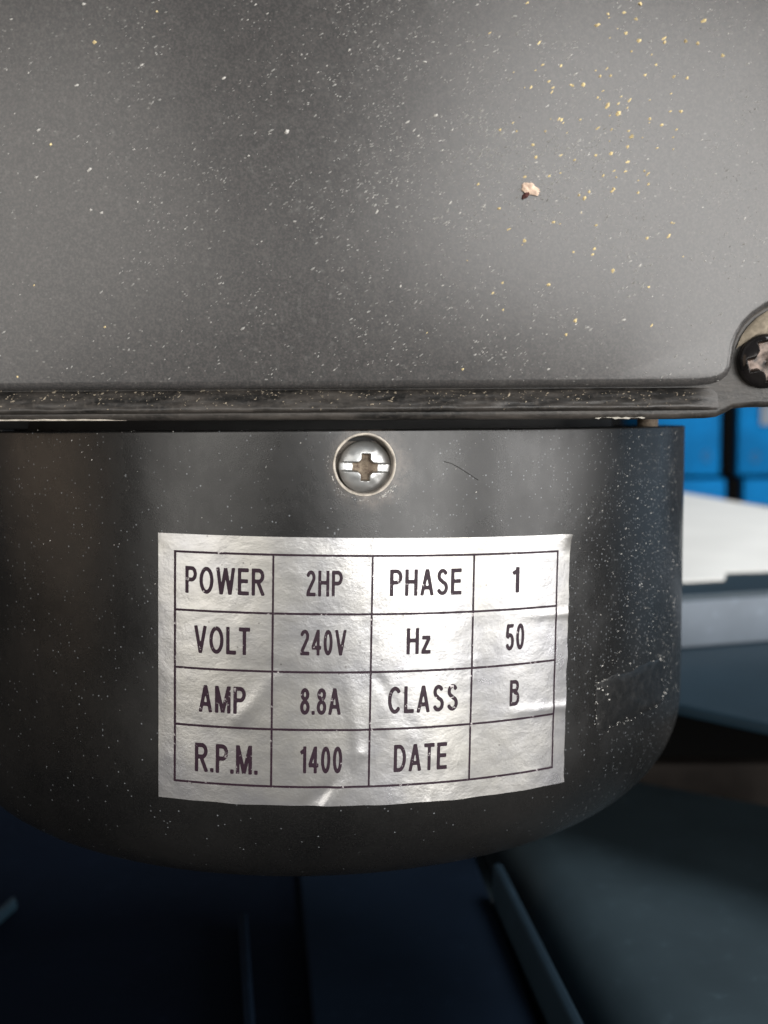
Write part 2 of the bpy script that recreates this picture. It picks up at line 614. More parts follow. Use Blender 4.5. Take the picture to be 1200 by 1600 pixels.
hr = h_r
ring_lathe('screw_hole', H0, E_U, E_Z, E_N,
           [(hr * 0.95, -0.0002), (hr * 0.93, -0.0016), (hr * 0.90, -0.0034), (hr * 0.88, -0.0046), (hr * 0.2, -0.0046), (0.00001, -0.0046)],
           M['bore'], motor, wob=0.00005, curved=True)
ring_lathe('hole_rim', H0, E_U, E_Z, E_N,
           [(hr * 1.035, -0.00005), (hr * 1.015, 0.00012), (hr * 0.985, 0.00013), (hr * 0.955, 0.00002), (hr * 0.94, -0.0004)],
           M['rimring'], motor, wob=0.00007, seed=5, curved=True)
sc_o = H0 + E_U * (0.07 * hr) - E_Z * (0.10 * hr) - E_N * 0.0026
screw_mesh('screw', sc_o, E_U, E_Z, E_N, hr * 0.86, 0.36, True, motor, M['zinc'], M['rust'], math.radians(-3), 3)

# ---- rating label ---------------------------------------------------
TILT, SKEW, US2, V0 = -0.0271260, -0.0018456, -0.2187749 + 0.1939182 + 0.1900635, -0.2422301
CT, ST = math.cos(TILT), math.sin(TILT)
COLS = [-0.3839817, -0.1900635, 0.0, 0.2075095, 0.4092989]
ROWH = 0.1134788


def lab_to_drum(A, B):
    return US2 + CT * A - ST * B + SKEW * B, (V0 + ST * A + CT * B) * R


def px_to_lab(px, py):
    phi, z = on_drum(px, py)
    a, b = phi - US2, z / R - V0
    B = (-ST * a + CT * b) / (1 + 0)
    A = (a + (ST - SKEW) * B) / CT
    return A, B


CREASES = [  # px start, px end, half width, height (in R)
    ((508, 1262), (560, 1178), 0.016, 0.0058), ((470, 1262), (545, 1205), 0.016, -0.0030), ((560, 1175), (548, 1060), 0.018, 0.0022),
    ((588, 834), (578, 880), 0.007, 0.0022), ((372, 1122), (440, 1050), 0.020, 0.0026),
    ((892, 958), (820, 962), 0.010, 0.0022), ((884, 1103), (800, 1112), 0.012, 0.0024),
    ((668, 1256), (676, 1222), 0.010, 0.0016), ((430, 1040), (440, 900), 0.02, -0.0010),
    ((745, 1030), (735, 1110), 0.012, 0.0012), ((590, 1060), (640, 1130), 0.014, -0.0012),
]
CR = [(Vector(px_to_lab(*a)), Vector(px_to_lab(*b)), w, h) for a, b, w, h in CREASES]


A0, A1 = px_to_lab(248, 1040)[0], px_to_lab(885, 1030)[0]
B1, B0 = px_to_lab(500, 840)[1], px_to_lab(500, 1259)[1]


def lab_off(A, B):
    p = Vector((A, B))
    o = 0.00012
    o += 0.000055 * noise.fractal(Vector((A * 9, B * 9, 1.7)), 1.0, 2.0, 2)
    o += 0.000022 * noise.noise(Vector((A * 38, B * 38, 8.1)))
    o += 0.0007 * max(0.0, 1 - math.hypot(A - A1, B - B1) / 0.045) ** 2     # lifted corner
    for a, b, w, h in CR:
        ab = b - a
        t = (p - a).dot(ab) / ab.length_squared
        tc = min(max(t, 0), 1)
        d = (p - (a + ab * tc)).length / w
        if d < 3:
            o += h * R * 0.62 * math.exp(-d * d * 1.4) * (1 - 0.75 * tc) 
    return o


def lab_pt(A, B, extra=0.0):
    phi, z = lab_to_drum(A, B)
    return drum_pt(phi, z, lab_off(A, B) + extra)


NA_, NB_ = 240, 160
V, F = [], []
for j in range(NB_ + 1):
    for i in range(NA_ + 1):
        A, B = A0 + (A1 - A0) * i / NA_, B0 + (B1 - B0) * j / NB_
        if i == NA_:
            A += 0.003 * noise.noise(Vector((B * 25, 0, 4)))
        if j == 0:
            B += 0.0025 * noise.noise(Vector((A * 14, 2, 4)))
        V.append(lab_pt(A, B))
W = NA_ + 1
for j in range(NB_):
    for i in range(NA_):
        a = j * W + i
        F.append((a, a + 1, a + 1 + W, a + W))
# turned-down border so the sticker has an edge
per = [i for i in range(W)] + [j * W + NA_ for j in range(1, NB_ + 1)] + [NB_ * W + i for i in range(NA_ - 1, -1, -1)] + [j * W for j in range(NB_ - 1, 0, -1)]
low = []
for q in per:
    v = V[q]
    rr = math.hypot(v.x, v.y)
    low.append(len(V))
    V.append(Vector((v.x / rr * (R + 0.00001), v.y / rr * (R + 0.00001), v.z)))
for k in range(len(per)):
    k2 = (k + 1) % len(per)
    F.append((per[k2], per[k], low[k], low[k2]))
label = mesh('rating_label', V, F, M['foil'], motor, True, 60)
label['label'] = 'creased silver rating label with a printed grid'

INK = 0.00003


def strip(a, b, w, n):
    """flat printed line from a to b in label coordinates"""
    a, b = Vector(a), Vector(b)
    d = (b - a).normalized()
    nn = Vector((-d.y, d.x))
    V, F = [], []
    for i in range(n + 1):
        p = a + (b - a) * (i / n)
        ww = w * (1 + 0.12 * noise.noise(Vector((p.x * 60, p.y * 60, 3))))
        for s in (-1, 1):
            q = p + nn * (s * ww / 2)
            V.append(lab_pt(q.x, q.y, INK))
    for i in range(n):
        F.append((2 * i, 2 * i + 2, 2 * i + 3, 2 * i + 1))
    return V, F


LW = 0.0044
for k in range(5):
    v, f = strip((COLS[0] - LW / 2, -k * ROWH), (COLS[4] + LW / 2, -k * ROWH), LW, 220)
    mesh('printed_line', v, f, M['ink'], label)
for k in range(5):
    for r in range(4):
        pass
    v, f = strip((COLS[k], -LW / 2), (COLS[k], -4 * ROWH + LW / 2), LW * (0.9 if k else 1.0), 130)
    v = [p * 1.0 for p in v]
    o = mesh('printed_line', v, f, M['ink'], label)
    for vt in o.data.vertices:             # a hair above the level lines they cross
        c = vt.co
        rr = math.hypot(c.x, c.y)
        c.x *= (rr + 0.000012) / rr
        c.y *= (rr + 0.000012) / rr

WORDS = [
    ('POWER', 290, 414, 886.6, 929), ('2HP', 478.8, 535.5, 891.4, 932), ('PHASE', 609, 721, 889, 930.5), ('1', 800, 811, 886, 926),
    ('VOLT', 304, 391, 978.7, 1021.8), ('240V', 469.4, 541, 983.8, 1024), ('Hz', 635, 672.8, 981, 1021.8), ('50', 789.5, 818.4, 974.4, 1015.5),
    ('AMP', 311, 384.4, 1071.6, 1114), ('8.8A', 469, 532.6, 1075, 1116.7), ('CLASS', 606, 715, 1070.8, 1113), ('B', 795.8, 811, 1062, 1102.5),
    ('R.P.M.', 305, 403, 1163, 1208), ('1400', 469, 534.6, 1166, 1208), ('DATE', 615, 698, 1161.5, 1204),
]


def arc(cx, cy, rx, ry, a0, a1, n=14):
    return [(cx + rx * math.cos(math.radians(a0 + (a1 - a0) * i / n)), cy + ry * math.sin(math.radians(a0 + (a1 - a0) * i / n))) for i in range(n + 1)]


T2 = 0.074                                 # half stroke of the narrow grotesque lettering
h = T2
GLYPH = {                                  # advance box width, strokes as polylines (cap height 1)
    'P': (0.52, [[(h, 0), (h, 1)], [(h, 1 - h), (0.28, 1 - h)] + arc(0.28, 0.715, 0.24 - h, 0.285 - h, 90, -90) + [(h, 0.43 + h)]]),
    'R': (0.56, [[(h, 0), (h, 1)], [(h, 1 - h), (0.30, 1 - h)] + arc(0.30, 0.725, 0.24 - h, 0.275 - h, 90, -90) + [(h, 0.45 + h)], [(0.28, 0.48), (0.50, 0.0)]]),
    'B': (0.54, [[(h, 0), (h, 1)], [(h, 1 - h), (0.28, 1 - h)] + arc(0.28, 0.755, 0.22 - h, 0.245 - h, 90, -90) + [(h, 0.51 + h)],
                 [(h, 0.51 + h), (0.29, 0.51 + h)] + arc(0.29, 0.29, 0.25 - h, 0.29 - h, 90, -90) + [(h, h)]]),
    'D': (0.55, [[(h, 0), (h, 1)], [(h, 1 - h), (0.24, 1 - h)] + arc(0.24, 0.5, 0.31 - h, 0.5 - h, 90, -90, 24) + [(h, h)]]),
    'O': (0.62, [arc(0.31, 0.5, 0.31 - h, 0.5 - h, 0, 360, 40)]),
    '0': (0.44, [arc(0.22, 0.5, 0.22 - h, 0.5 - h, 0, 360, 40)]),
    'C': (0.57, [arc(0.30, 0.5, 0.30 - h, 0.5 - h, 42, 318, 36)]),
    'W': (0.82, [[(0.07, 1), (0.22, 0)], [(0.22, 0), (0.41, 0.98)], [(0.41, 0.98), (0.60, 0)], [(0.60, 0), (0.75, 1)]]),
    'V': (0.56, [[(0.07, 1), (0.28, 0)], [(0.28, 0), (0.49, 1)]]),
    'A': (0.58, [[(0.07, 0), (0.29, 1)], [(0.29, 1), (0.51, 0)], [(0.15, 0.30), (0.43, 0.30)]]),
    'M': (0.66, [[(h, 0), (h, 1)], [(0.66 - h, 0), (0.66 - h, 1)], [(h + 0.01, 0.97), (0.33, 0.03)], [(0.33, 0.03), (0.65 - h, 0.97)]]),
    'E': (0.48, [[(h, 0), (h, 1)], [(h, 1 - h), (0.47, 1 - h)], [(h, 0.52), (0.44, 0.52)], [(h, h), (0.48, h)]]),
    'H': (0.53, [[(h, 0), (h, 1)], [(0.53 - h, 0), (0.53 - h, 1)], [(h, 0.53), (0.53 - h, 0.53)]]),
    'L': (0.43, [[(h, 0), (h, 1)], [(h, h), (0.43, h)]]),
    'T': (0.48, [[(0.24, 0), (0.24, 1)], [(0, 1 - h), (0.48, 1 - h)]]),
    'S': (0.52, [arc(0.26, 0.735, 0.22 - h * 0.9, 0.265 - h, 22, 255, 20) + arc(0.26, 0.28, 0.25 - h, 0.28 - h, 80, -160, 20)]),
    '1': (0.26, [[(0.26 - h, 0), (0.26 - h, 1)], [(0.0, 0.76), (0.15, 0.84), (0.20, 0.93)]]),
    '2': (0.44, [arc(0.21, 0.73, 0.21 - h * 0.9, 0.27 - h, 165, -30, 18) + [(0.10, 0.20), (0.07, h)], [(0.0, h), (0.44, h)]]),
    '4': (0.46, [[(0.31, 0), (0.31, 1)], [(0.30, 0.95), (0.05, 0.31)], [(0.0, 0.30), (0.46, 0.30)]]),
    '5': (0.44, [[(0.07, 1 - h), (0.41, 1 - h)], [(0.12, 0.97), (0.07, 0.50)], arc(0.215, 0.33, 0.225 - h, 0.33 - h, 145, -160, 22)]),
    '8': (0.44, [arc(0.22, 0.755, 0.20 - h, 0.245 - h, 0, 360, 26), arc(0.22, 0.28, 0.22 - h, 0.28 - h, 0, 360, 30)]),
    'z': (0.40, [[(0.02, 0.70 - h), (0.37, 0.70 - h)], [(0.33, 0.62), (0.07, 0.10)], [(0.0, h), (0.40, h)]]),
    '.': (0.15, [[(0.075, 0.0), (0.075, 0.15)]]),
}
GAP = 0.115


def glyph_sdf(strokes, x, y):
    """distance to the ink edge, negative inside; square-ended strokes"""
    best = 9.0
    for st in strokes:
        n = len(st) - 1
        for i in range(n):
            ax, ay = st[i]
            bx, by = st[i + 1]
            dx, dy = bx - ax, by - ay
            L = math.hypot(dx, dy)
            if L < 1e-9:
                continue
            dx, dy = dx / L, dy / L
            t = (x - ax) * dx + (y - ay) * dy
            u = abs((x - ax) * dy - (y - ay) * dx)
            if n > 1:                      # inner joints of a bent stroke are round
                lo = t if (i == 0) else max(t, 0)
                if 0 <= t <= L:
                    d = u - T2
                elif (t < 0 and i == 0):
                    d = max(u - T2, -t)
                elif (t > L and i == n - 1):
                    d = max(u - T2, t - L)
                else:
                    d = math.hypot(u, t if t < 0 else t - L) - T2
            else:
                d = max(u - T2, -t, t - L)
            if d < best:
                best = d
    return best


def word_cells(txt):
    """marching squares over the lettering: vertices in word space, faces"""
    V, F, key = [], [], {}
    x0 = 0.0
    step = 0.034
    for ch in txt:
        w, st = GLYPH[ch]
        nx, ny = int((w + 0.08) / step) + 2, int(1.08 / step) + 2
        g = [[max(glyph_sdf(st, -0.04 + i * step, -0.04 + j * step), -(-0.04 + j * step), (-0.04 + j * step) - 1.0)
              for j in range(ny + 1)] for i in range(nx + 1)]

        def vert(i, j, i2, j2):
            k = (x0, min((i, j), (i2, j2)), max((i, j), (i2, j2)))
            if k not in key:
                a, b = g[i][j], g[i2][j2]
                t = 0 if (i, j) == (i2, j2) else a / (a - b)
                key[k] = len(V)
                V.append((x0 - 0.04 + (i + (i2 - i) * t) * step, -0.04 + (j + (j2 - j) * t) * step))
            return key[k]
        for i in range(nx):
            for j in range(ny):
                c = [(i, j), (i + 1, j), (i + 1, j + 1), (i, j + 1)]
                poly = []
                for k in range(4):
                    a, b = c[k], c[(k + 1) % 4]
                    ia, ib = g[a[0]][a[1]] < 0, g[b[0]][b[1]] < 0
                    if ia:
                        poly.append(vert(*a, *a))
                    if ia != ib:
                        poly.append(vert(*a, *b))
                if len(poly) >= 3:
                    F.append(tuple(poly))
        x0 += w + (GAP * 0.75 if ch == '.' or '.' in txt else GAP)
    return V, F


for txt, x0, x1, y0, y1 in WORDS:
    v, f = word_cells(txt)
    bx0, bx1 = min(p[0] for p in v), max(p[0] for p in v)
    xm, ym = (x0 + x1) / 2, (y0 + y1) / 2
    AL, AR = px_to_lab(x0, ym)[0], px_to_lab(x1, ym)[0]
    BT, BB = px_to_lab(xm, y0)[1], px_to_lab(xm, y1)[1]
    P = [lab_pt(AL + (p[0] - bx0) / (bx1 - bx0) * (AR - AL), BB + p[1] * (BT - BB), INK) for p in v]
    mesh('printed_word', P, f, M['ink'], label)


# ---- leftover of a torn-off clear sticker ----------------------------
def ragged(pts, step, amp, seed):
    out = []
    for k in range(len(pts)):
        a, b = Vector(pts[k]), Vector(pts[(k + 1) % len(pts)])
        n = max(1, int((b - a).length / step))
        for i in range(n):
            p = a + (b - a) * (i / n)
            out.append(p + Vector((noise.noise(Vector((p.x * .11, p.y * .11, seed))), noise.noise(Vector((p.x * .11, p.y * .11, seed + 9))))) * amp)
    return out


outl = ragged([(931, 1070), (950, 1056), (985, 1050), (1000, 1040), (1033, 1026), (1037, 1090), (1028, 1103), (944, 1141), (930, 1139)], 5, 3.0, 2)
V = [drum_pt(*on_drum(p.x, p.y), 0.00005) for p in outl]
c0 = on_drum(983, 1088)
mid = [drum_pt(*on_drum(983 + (p.x - 983) * s, 1088 + (p.y - 1088) * s), 0.00012) for s in (0.93, 0.6, 0.3) for p in outl]
n = len(outl)
V += mid + [drum_pt(*c0, 0.00013)]
F = []
for j in range(3):
    for k in range(n):
        F.append((j * n + k, j * n + (k + 1) % n, (j + 1) * n + (k + 1) % n, (j + 1) * n + k))
for k in range(n):
    F.append((3 * n + k, 3 * n + (k + 1) % n, 4 * n))
resid = mesh('sticker_residue', V, F, M['tape'], motor)
resid['label'] = 'glossy ragged rectangle left by a peeled-off clear sticker'


def flakes(name, spots, mat, to_pt, seed, parent=None):
    """tiny five-sided chips; spots = (px, py, size px, stretch, angle)"""
    rnd = random.Random(seed)
    V, F = [], []
    for px, py, s, st, an in spots:
        k = 5
        b = len(V)
        ca, sa = math.cos(an), math.sin(an)
        ring = []
        for i in range(k):
            a = 2 * math.pi * (i + rnd.uniform(-.3, .3)) / k
            x, y = math.cos(a) * s * st * rnd.uniform(.7, 1.2) / 2, math.sin(a) * s * rnd.uniform(.7, 1.2) / 2
            ring.append((px + ca * x + sa * y, py - sa * x + ca * y))
        V += [to_pt(x, y, 0.0) for x, y in ring]
        V.append(to_pt(px + rnd.uniform(-.2, .2) * s, py + rnd.uniform(-.2, .2) * s, s * 0.000035 * rnd.uniform(.7, 1.6)))
        for i in range(k):
            F.append((b + (i + 1) % k, b + i, b + k))
    return mesh(name, V, F, mat, parent, False)


def drum_px(x, y, off):
    return drum_pt(*on_drum(x, y), off + 0.00001)


crumbs = []
for p in outl:
    for _ in range(3):
        if random.random() < 0.28 + 0.5 * noise.noise(Vector((p.x * 0.05, p.y * 0.05, 7))):
            crumbs.append((p.x + random.uniform(-3, 3), p.y + random.uniform(-3, 3), random.uniform(0.7, 1.7), random.uniform(1, 2), random.uniform(0, 3)))
for _ in range(9):
    crumbs.append((random.gauss(946, 6), random.gauss(1072, 8), random.uniform(0.8, 2.2), 1.6, random.uniform(.5, 1.2)))
o = flakes('glue_crumbs', crumbs, M['pale'], lambda x, y, f: drum_px(x, y, f + 0.00012), 3, resid)
o['kind'] = 'stuff'

# ------------------------------------------------------------------ upper machine cover
YP = -1.055 * R                            # front of the raised panel
YF = -1.020 * R                            # front of the flange behind it
cover = thing('machine_cover', 'flat dark grey machine cover dusted with sawdust above the black drum', 'machine cover', (0, 0, 0))


def pl(px, py, y=YF):
    p = at_y(px, py, y)
    return p.x, p.z


XL, XR, ZT = -1.30 * R, 1.32 * R, 1.75 * R
# raised panel with a pocket cut round the corner screw
low_px = [(1050, 603.0), (1090, 602), (1112, 600), (1128, 595), (1139, 586), (1145, 574), (1147, 556), (1150, 540), (1156, 524), (1166, 508), (1180, 494), (1200, 481), (1230, 470)]
pts = [(XL, pl(0, 611, YP)[1])] + [pl(x, 609.5 - 0.0062 * x, YP) for x in (100, 250, 400, 550, 700, 850, 950)]
pts += [pl(x, y, YP) for x, y in low_px]
pts += [(XR, pl(1230, 470, YP)[1] + 0.0015), (XR, ZT), (XL, ZT)]
prism('panel', pts[::-1], YP, YF + 0.0012, M['plate'], cover, bevel=0.0011, seg=5)

# flange behind it: a rounded rib along the lower edge, cut back under the screw boss
bot = [(x, 657.0 - 0.0032 * x + 1.2) for x in (0, 200, 400, 600, 800, 950, 1060)]
fp = [(XL, pl(0, 658)[1])] + [pl(x, y) for x, y in bot]
fp += [pl(1105, 653.2), pl(1121, 651.5), pl(1136, 644.5), pl(1147, 638), pl(1175, 636), pl(1260, 635.5)]
fp += [(XR, pl(1260, 635.5)[1]), (XR, ZT - 0.002), (XL, ZT - 0.002)]
prism('flange', fp[::-1], YF, YF + 0.0035, M['rim'], cover, bevel=0.0009, seg=5)

# folded lip along the foot of the flange: slopes forward to a rounded lower edge
def lip_fwd(t, x):
    f = 0.0011 * (t / 0.82) ** 0.8 if t < 0.82 else 0.0011 * math.sqrt(max(0.0, 1 - ((t - 0.82) / 0.18) ** 2))
    return f * (1 - sstep(1070, 1134, x))


V, F = [], []
xs = [-20 + i * 6 for i in range(193)]
NK = 16
for i, x in enumerate(xs):
    zc_ = pl(x, 630 - 0.0065 * x)[1]
    X = pl(x, 640)[0]
    for k in range(NK + 1):
        t = k / NK
        wob = 1 + 0.12 * noise.noise(Vector((x * 0.03, k * 0.4, 2)))
        V.append((X, YF - lip_fwd(t, x) * wob + 0.00006 + 0.0002 * sstep(1120, 1134, x), zc_ + 0.00175 * (1 - 2 * t)))
for i in range(len(xs) - 1):
    for k in range(NK):
        F.append((i * (NK + 1) + k, (i + 1) * (NK + 1) + k, (i + 1) * (NK + 1) + k + 1, i * (NK + 1) + k + 1))
mesh('lip', V, F, M['rim'], cover)

# pale strip painting the lit bottom edge on the left
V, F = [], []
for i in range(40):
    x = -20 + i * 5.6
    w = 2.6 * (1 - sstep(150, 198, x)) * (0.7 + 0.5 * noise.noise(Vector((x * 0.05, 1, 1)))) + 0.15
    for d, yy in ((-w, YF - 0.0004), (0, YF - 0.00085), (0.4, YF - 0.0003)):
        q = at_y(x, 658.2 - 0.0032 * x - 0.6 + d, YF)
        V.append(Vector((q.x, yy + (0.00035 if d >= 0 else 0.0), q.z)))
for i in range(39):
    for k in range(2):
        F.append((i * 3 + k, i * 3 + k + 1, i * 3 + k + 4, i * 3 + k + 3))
mesh('lit_edge', V, F, M['rimring'], cover)

# packed dust in the screw pocket
V, F = [], []
pk = [(1149, 545), (1157, 526), (1167, 511), (1181, 497), (1200, 485), (1240, 480), (1240, 530), (1200, 526), (1170, 530)]
n = len(pk)
V = [Vector((pl(x, y)[0], YF - 0.0003, pl(x, y)[1])) for x, y in pk]
V += [Vector((pl(1195, 510)[0] + (pl(x, y)[0] - pl(1195, 510)[0]) * .6, YF - 0.0012 - 0.0004 * noise.noise(Vector((x, y, 1))), pl(1195, 510)[1] + (pl(x, y)[1] - pl(1195, 510)[1]) * .6)) for x, y in pk]
V.append(Vector((pl(1195, 510)[0], YF - 0.0014, pl(1195, 510)[1])))
for k in range(n):
    F += [(k, (k + 1) % n, n + (k + 1) % n, n + k), (n + k, n + (k + 1) % n, 2 * n)]
mesh('packed_dust', V, F, M['tan'], cover)

# corner screw
so = Vector((pl(1192, 565)[0], YF - 0.0010, pl(1192, 565)[1]))
srad = pl(1234, 565)[0] - so.x
screw_mesh('corner_screw', so, Vector((1, 0, 0)), Vector((0, 0, 1)), Vector((0, -1, 0)), srad, 0.55, False, cover, M['black'], M['worn'], math.radians(14), 9, 1.45)

# casting behind the cover
box('casting', (XL + 0.004, YF + 0.0036, 0.060 * R), (XR - 0.004, 0.95 * R, ZT - 0.004), M['casting'], cover, bevel=0.002)

# flaked gasket scraps hanging along the lower right edge of the flange
def scrap(px0, px1, py0, py1, seed):
    rnd = random.Random(seed)
    n = max(4, int((px1 - px0) / 5))
    topl = [(px0 + (px1 - px0) * i / n, py0 + rnd.uniform(-1, 1)) for i in range(n + 1)]
    botl = [(px0 + (px1 - px0) * i / n, py1 + rnd.uniform(-2.0, 1.6)) for i in range(n + 1)]
    botl[0] = (px0, py0 + 1.5)
    botl[-1] = (px1, py0 + 1.5)
    V, F = [], []
    for yy in (YF - 0.0003, YF + 0.0006):
        for x, y in topl + botl:
            p = at_y(x, y, yy)
            V.append(p)
    m = n + 1
    for i in range(n):
        F.append((i, i + 1, m + i + 1, m + i))
        F.append((2 * m + i + 1, 2 * m + i, 3 * m + i, 3 * m + i + 1))
        F.append((m + i, m + i + 1, 3 * m + i + 1, 3 * m + i))
        F.append((i + 1, i, 2 * m + i, 2 * m + i + 1))
    return mesh('gasket_flake', V, F, M['chip'], cover, False)


for a in ((930, 1008, 652.0, 653.6),):
    scrap(*a, seed=int(a[0]))
# spacer stub seen in the gap
bm = bmesh.new()
bmesh.ops.create_cone(bm, cap_ends=True, segments=24, radius1=0.0019, radius2=0.0019, depth=0.006, matrix=Matrix.Translation((*at_y(1012, 655, -0.55 * R).xy, 0.0030)))
from_bm('spacer', bm, M['rust'], motor)

# ------------------------------------------------------------------ dust on the cover and drum
def plate_px(x, y, off):
    p = at_y(x, y, YP)
    return Vector((p.x, YP - off - 0.00001, p.z))


gold = [(1000, 6, 9), (975, 20, 7), (933, 39, 8), (950, 22, 5), (994, 30, 6), (978, 52, 8), (998, 63, 8), (987, 80, 5), (1071, 64, 8),
        (1090, 68, 6), (1100, 32, 8), (1129, 87, 8), (1074, 122, 6), (1025, 101, 6), (912, 132, 8), (954, 118, 6), (895, 134, 6), (949, 165, 8),
        (966, 178, 8), (1015, 186, 6), (1034, 195, 6), (1064, 174, 9), (987, 213, 10), (981, 229, 7), (931, 243, 6), (955, 240, 7), (833, 226, 7),
        (837, 246, 7), (820, 276, 5), (858, 275, 6), (959, 295, 8), (913, 310, 6), (963, 277, 4), (1007, 267, 5), (780, 326, 7), (820, 376, 7),
        (896, 394, 5), (958, 423, 7), (865, 347, 5), (1049, 348, 5), (857, 445, 6), (785, 442, 5), (770, 458, 4), (786, 484, 5), (899, 501, 7),
        (884, 523, 5), (723, 577, 6), (667, 520, 3), (908, 332, 5), (905, 305, 5), (852, 205, 5), (807, 205, 4), (730, 407, 3), (1038, 66, 5),
        (245, 18, 5), (148, 66, 6), (203, 590, 5), (27, 589, 4), (164, 511, 4), (53, 446, 4), (79, 226, 5)]
gs = [(x, y, s * random.uniform(0.7, 1.0), random.uniform(1, 1.5), random.uniform(.3, 1.3)) for x, y, s in gold]
for _ in range(80):
    gs.append((random.gauss(935, 85), random.gauss(190, 120), random.uniform(1.6, 4.4), random.uniform(1.4, 2.8), random.uniform(.4, .9)))
gs = [g for g in gs if -10 < g[1] < 590 and g[0] < 1140]
tag(flakes('gold_sawdust_specks', gs, M['gold'], plate_px, 11), 'golden sawdust specks sprinkled over the right of the grey cover', 'sawdust', kind='stuff')

ws, fs = [], []


def clump(x, y):
    return noise.fractal(Vector((x * 0.012, y * 0.012, 5.5)), 1.0, 2.0, 3)


while len(fs) < 4600:
    if random.random() < 0.7:
        x, y = random.gauss(820, 230), random.gauss(230, 160)
    else:
        x, y = random.uniform(-10, 1190), random.uniform(-10, 596)
    if not (-10 < y < 595 and -10 < x < 1195) or (x > 1130 and y > 460) or random.random() > 0.35 + 0.9 * clump(x, y):
        continue
    fs.append((x, y, min(random.lognormvariate(0.12, 0.42), 3.6), random.uniform(1.3, 3.6), random.gauss(.62, .2)))
tag(flakes('grey_dust_smears', fs, M['faint'], plate_px, 14), 'faint grey dust smears clumped across the flat grey cover', 'dust', kind='stuff')
while len(ws) < 560:
    x, y = (random.gauss(850, 200), random.gauss(240, 150)) if random.random() < 0.75 else (random.uniform(-10, 1190), random.uniform(-10, 596))
    if not (-10 < y < 595 and -10 < x < 1195) or (x > 1130 and y > 460) or random.random() > 0.45 + 0.9 * clump(x, y):
        continue
    ws.append((x, y, min(random.lognormvariate(0.1, 0.45), 3.4), random.uniform(1.2, 3.2), random.gauss(.62, .22)))
for x, y, s in ((140, 265, 8), (448, 206, 9), (131, 6, 6), (681, 180, 7), (966, 178, 6), (546, 78, 5), (350, 122, 6), (908, 332, 5), (120, 133, 6), (60, 203, 6), (142, 328, 6), (159, 332, 6), (57, 277, 6), (975, 500, 6), (1000, 415, 6)):
    ws.append((x, y, s * 0.7, 1.7, random.uniform(.2, 1.0)))
tag(flakes('pale_dust_specks', ws, M['pale'], plate_px, 12), 'bright pale dust specks scattered over the flat grey cover', 'dust', kind='stuff')

def lip_px(x, y, off):
    p = at_y(x, y, YF)
    t = min(max((y - (613 - 0.0065 * x)) / 34, 0), 1)
    return Vector((p.x, YF - lip_fwd(t, x) - off - 0.00008, p.z))


ls = [(random.uniform(0, 1090), 610 + min(abs(random.gauss(0, 13)), 30), min(random.lognormvariate(0.05, 0.45), 3.4), random.uniform(1.2, 3), random.gauss(.3, .4)) for _ in range(420)]
tag(flakes('lip_dust', ls, M['tan'], lip_px, 16), 'brownish dust caught along the folded lip under the grey cover', 'dust', kind='stuff')

ds = []
for _ in range(900):
    f = random.random()
    if f < 0.72:
        x, y = 1060 - abs(random.gauss(0, 75)), random.uniform(672, 1080)
    else:
        x, y = random.uniform(0, 1050), 672 + abs(random.gauss(0, 170))
    if y > 1300 or (244 < x < 895 and 832 < y < 1262) or math.hypot(x - 570, y - 725) < 56:
        continue
    ds.append((x, y, min(random.lognormvariate(-0.22, 0.38), 1.9), random.uniform(1, 2.2), random.uniform(0.3, 1.4)))
for _ in range(70):
    a, r_ = math.radians(random.choice((random.uniform(165, 290), random.uniform(290, 330)))), random.gauss(57, 1.6)
    ds.append((570 + r_ * math.cos(a), 725 - r_ * math.sin(a), random.uniform(0.8, 1.8), random.uniform(1.5, 3), a + 1.57))
random.shuffle(ds)
tag(flakes('white_dust_specks', ds[:330], M['pale'], drum_px, 13), 'tiny bright white dust specks on the black drum, thickest at its right edge', 'dust', kind='stuff')
tag(flakes('dull_dust_specks', ds[330:], M['faint'], drum_px, 15), 'dull grey dust specks between the brighter ones on the black drum', 'dust', kind='stuff')


# one larger wood crumb and its dark end
def lump(name, px, py, rx, ry, rz, ang, mat, seed, parent=None):
    bm = bmesh.new()
    bmesh.ops.create_icosphere(bm, subdivisions=5, radius=1)
    c = plate_px(px, py, 0.0)
    for v in bm.verts:
        k = 1 + 0.35 * noise.noise(v.co * 1.7 + Vector((seed, 0, 0))) + 0.22 * noise.noise(Vector((v.co.x * 1.5, v.co.y * 5, v.co.z * 6)) + Vector((seed, 3, 0))) + 0.10 * noise.noise(v.co * 11)
        p = v.co * k
        x, z = p.x * rx, p.z * ry
        ca, sa = math.cos(ang), math.sin(ang)
        v.co = c + Vector((ca * x - sa * z, p.y * rz - rz * 0.6, sa * x + ca * z))
    return from_bm(name, bm, mat, parent, True, 60)


crumb = thing('wood_crumb', 'pale pinkish wood crumb stuck near the middle right of the grey cover', 'crumb', plate_px(827, 297, 0))
lump('chip', 828, 296, 0.00128, 0.00076, 0.0004, -0.35, M['crumb'], 1, crumb)
lump('bark_end', 821, 306, 0.00060, 0.00030, 0.0005, 0.7, M['dark_crumb'], 4, crumb)


def fibre(pts, to_pt, r, label_):
    cu = []
    P = [to_pt(x, y, r) for x, y in pts]
    V, F = [], []
    for i, p in enumerate(P):
        d = (P[min(i + 1, len(P) - 1)] - P[max(i - 1, 0)]).normalized()
        s = d.orthogonal().normalized()
        t = d.cross(s)
        for k in range(5):
            a = 2 * math.pi * k / 5
            V.append(p + (s * math.cos(a) + t * math.sin(a)) * r)
    for i in range(len(P) - 1):
        for k in range(5):
            F.append((i * 5 + k, i * 5 + (k + 1) % 5, (i + 1) * 5 + (k + 1) % 5, (i + 1) * 5 + k))
    return tag(mesh('fibre', V, F, M['fibre'], None), label_, 'fibre')


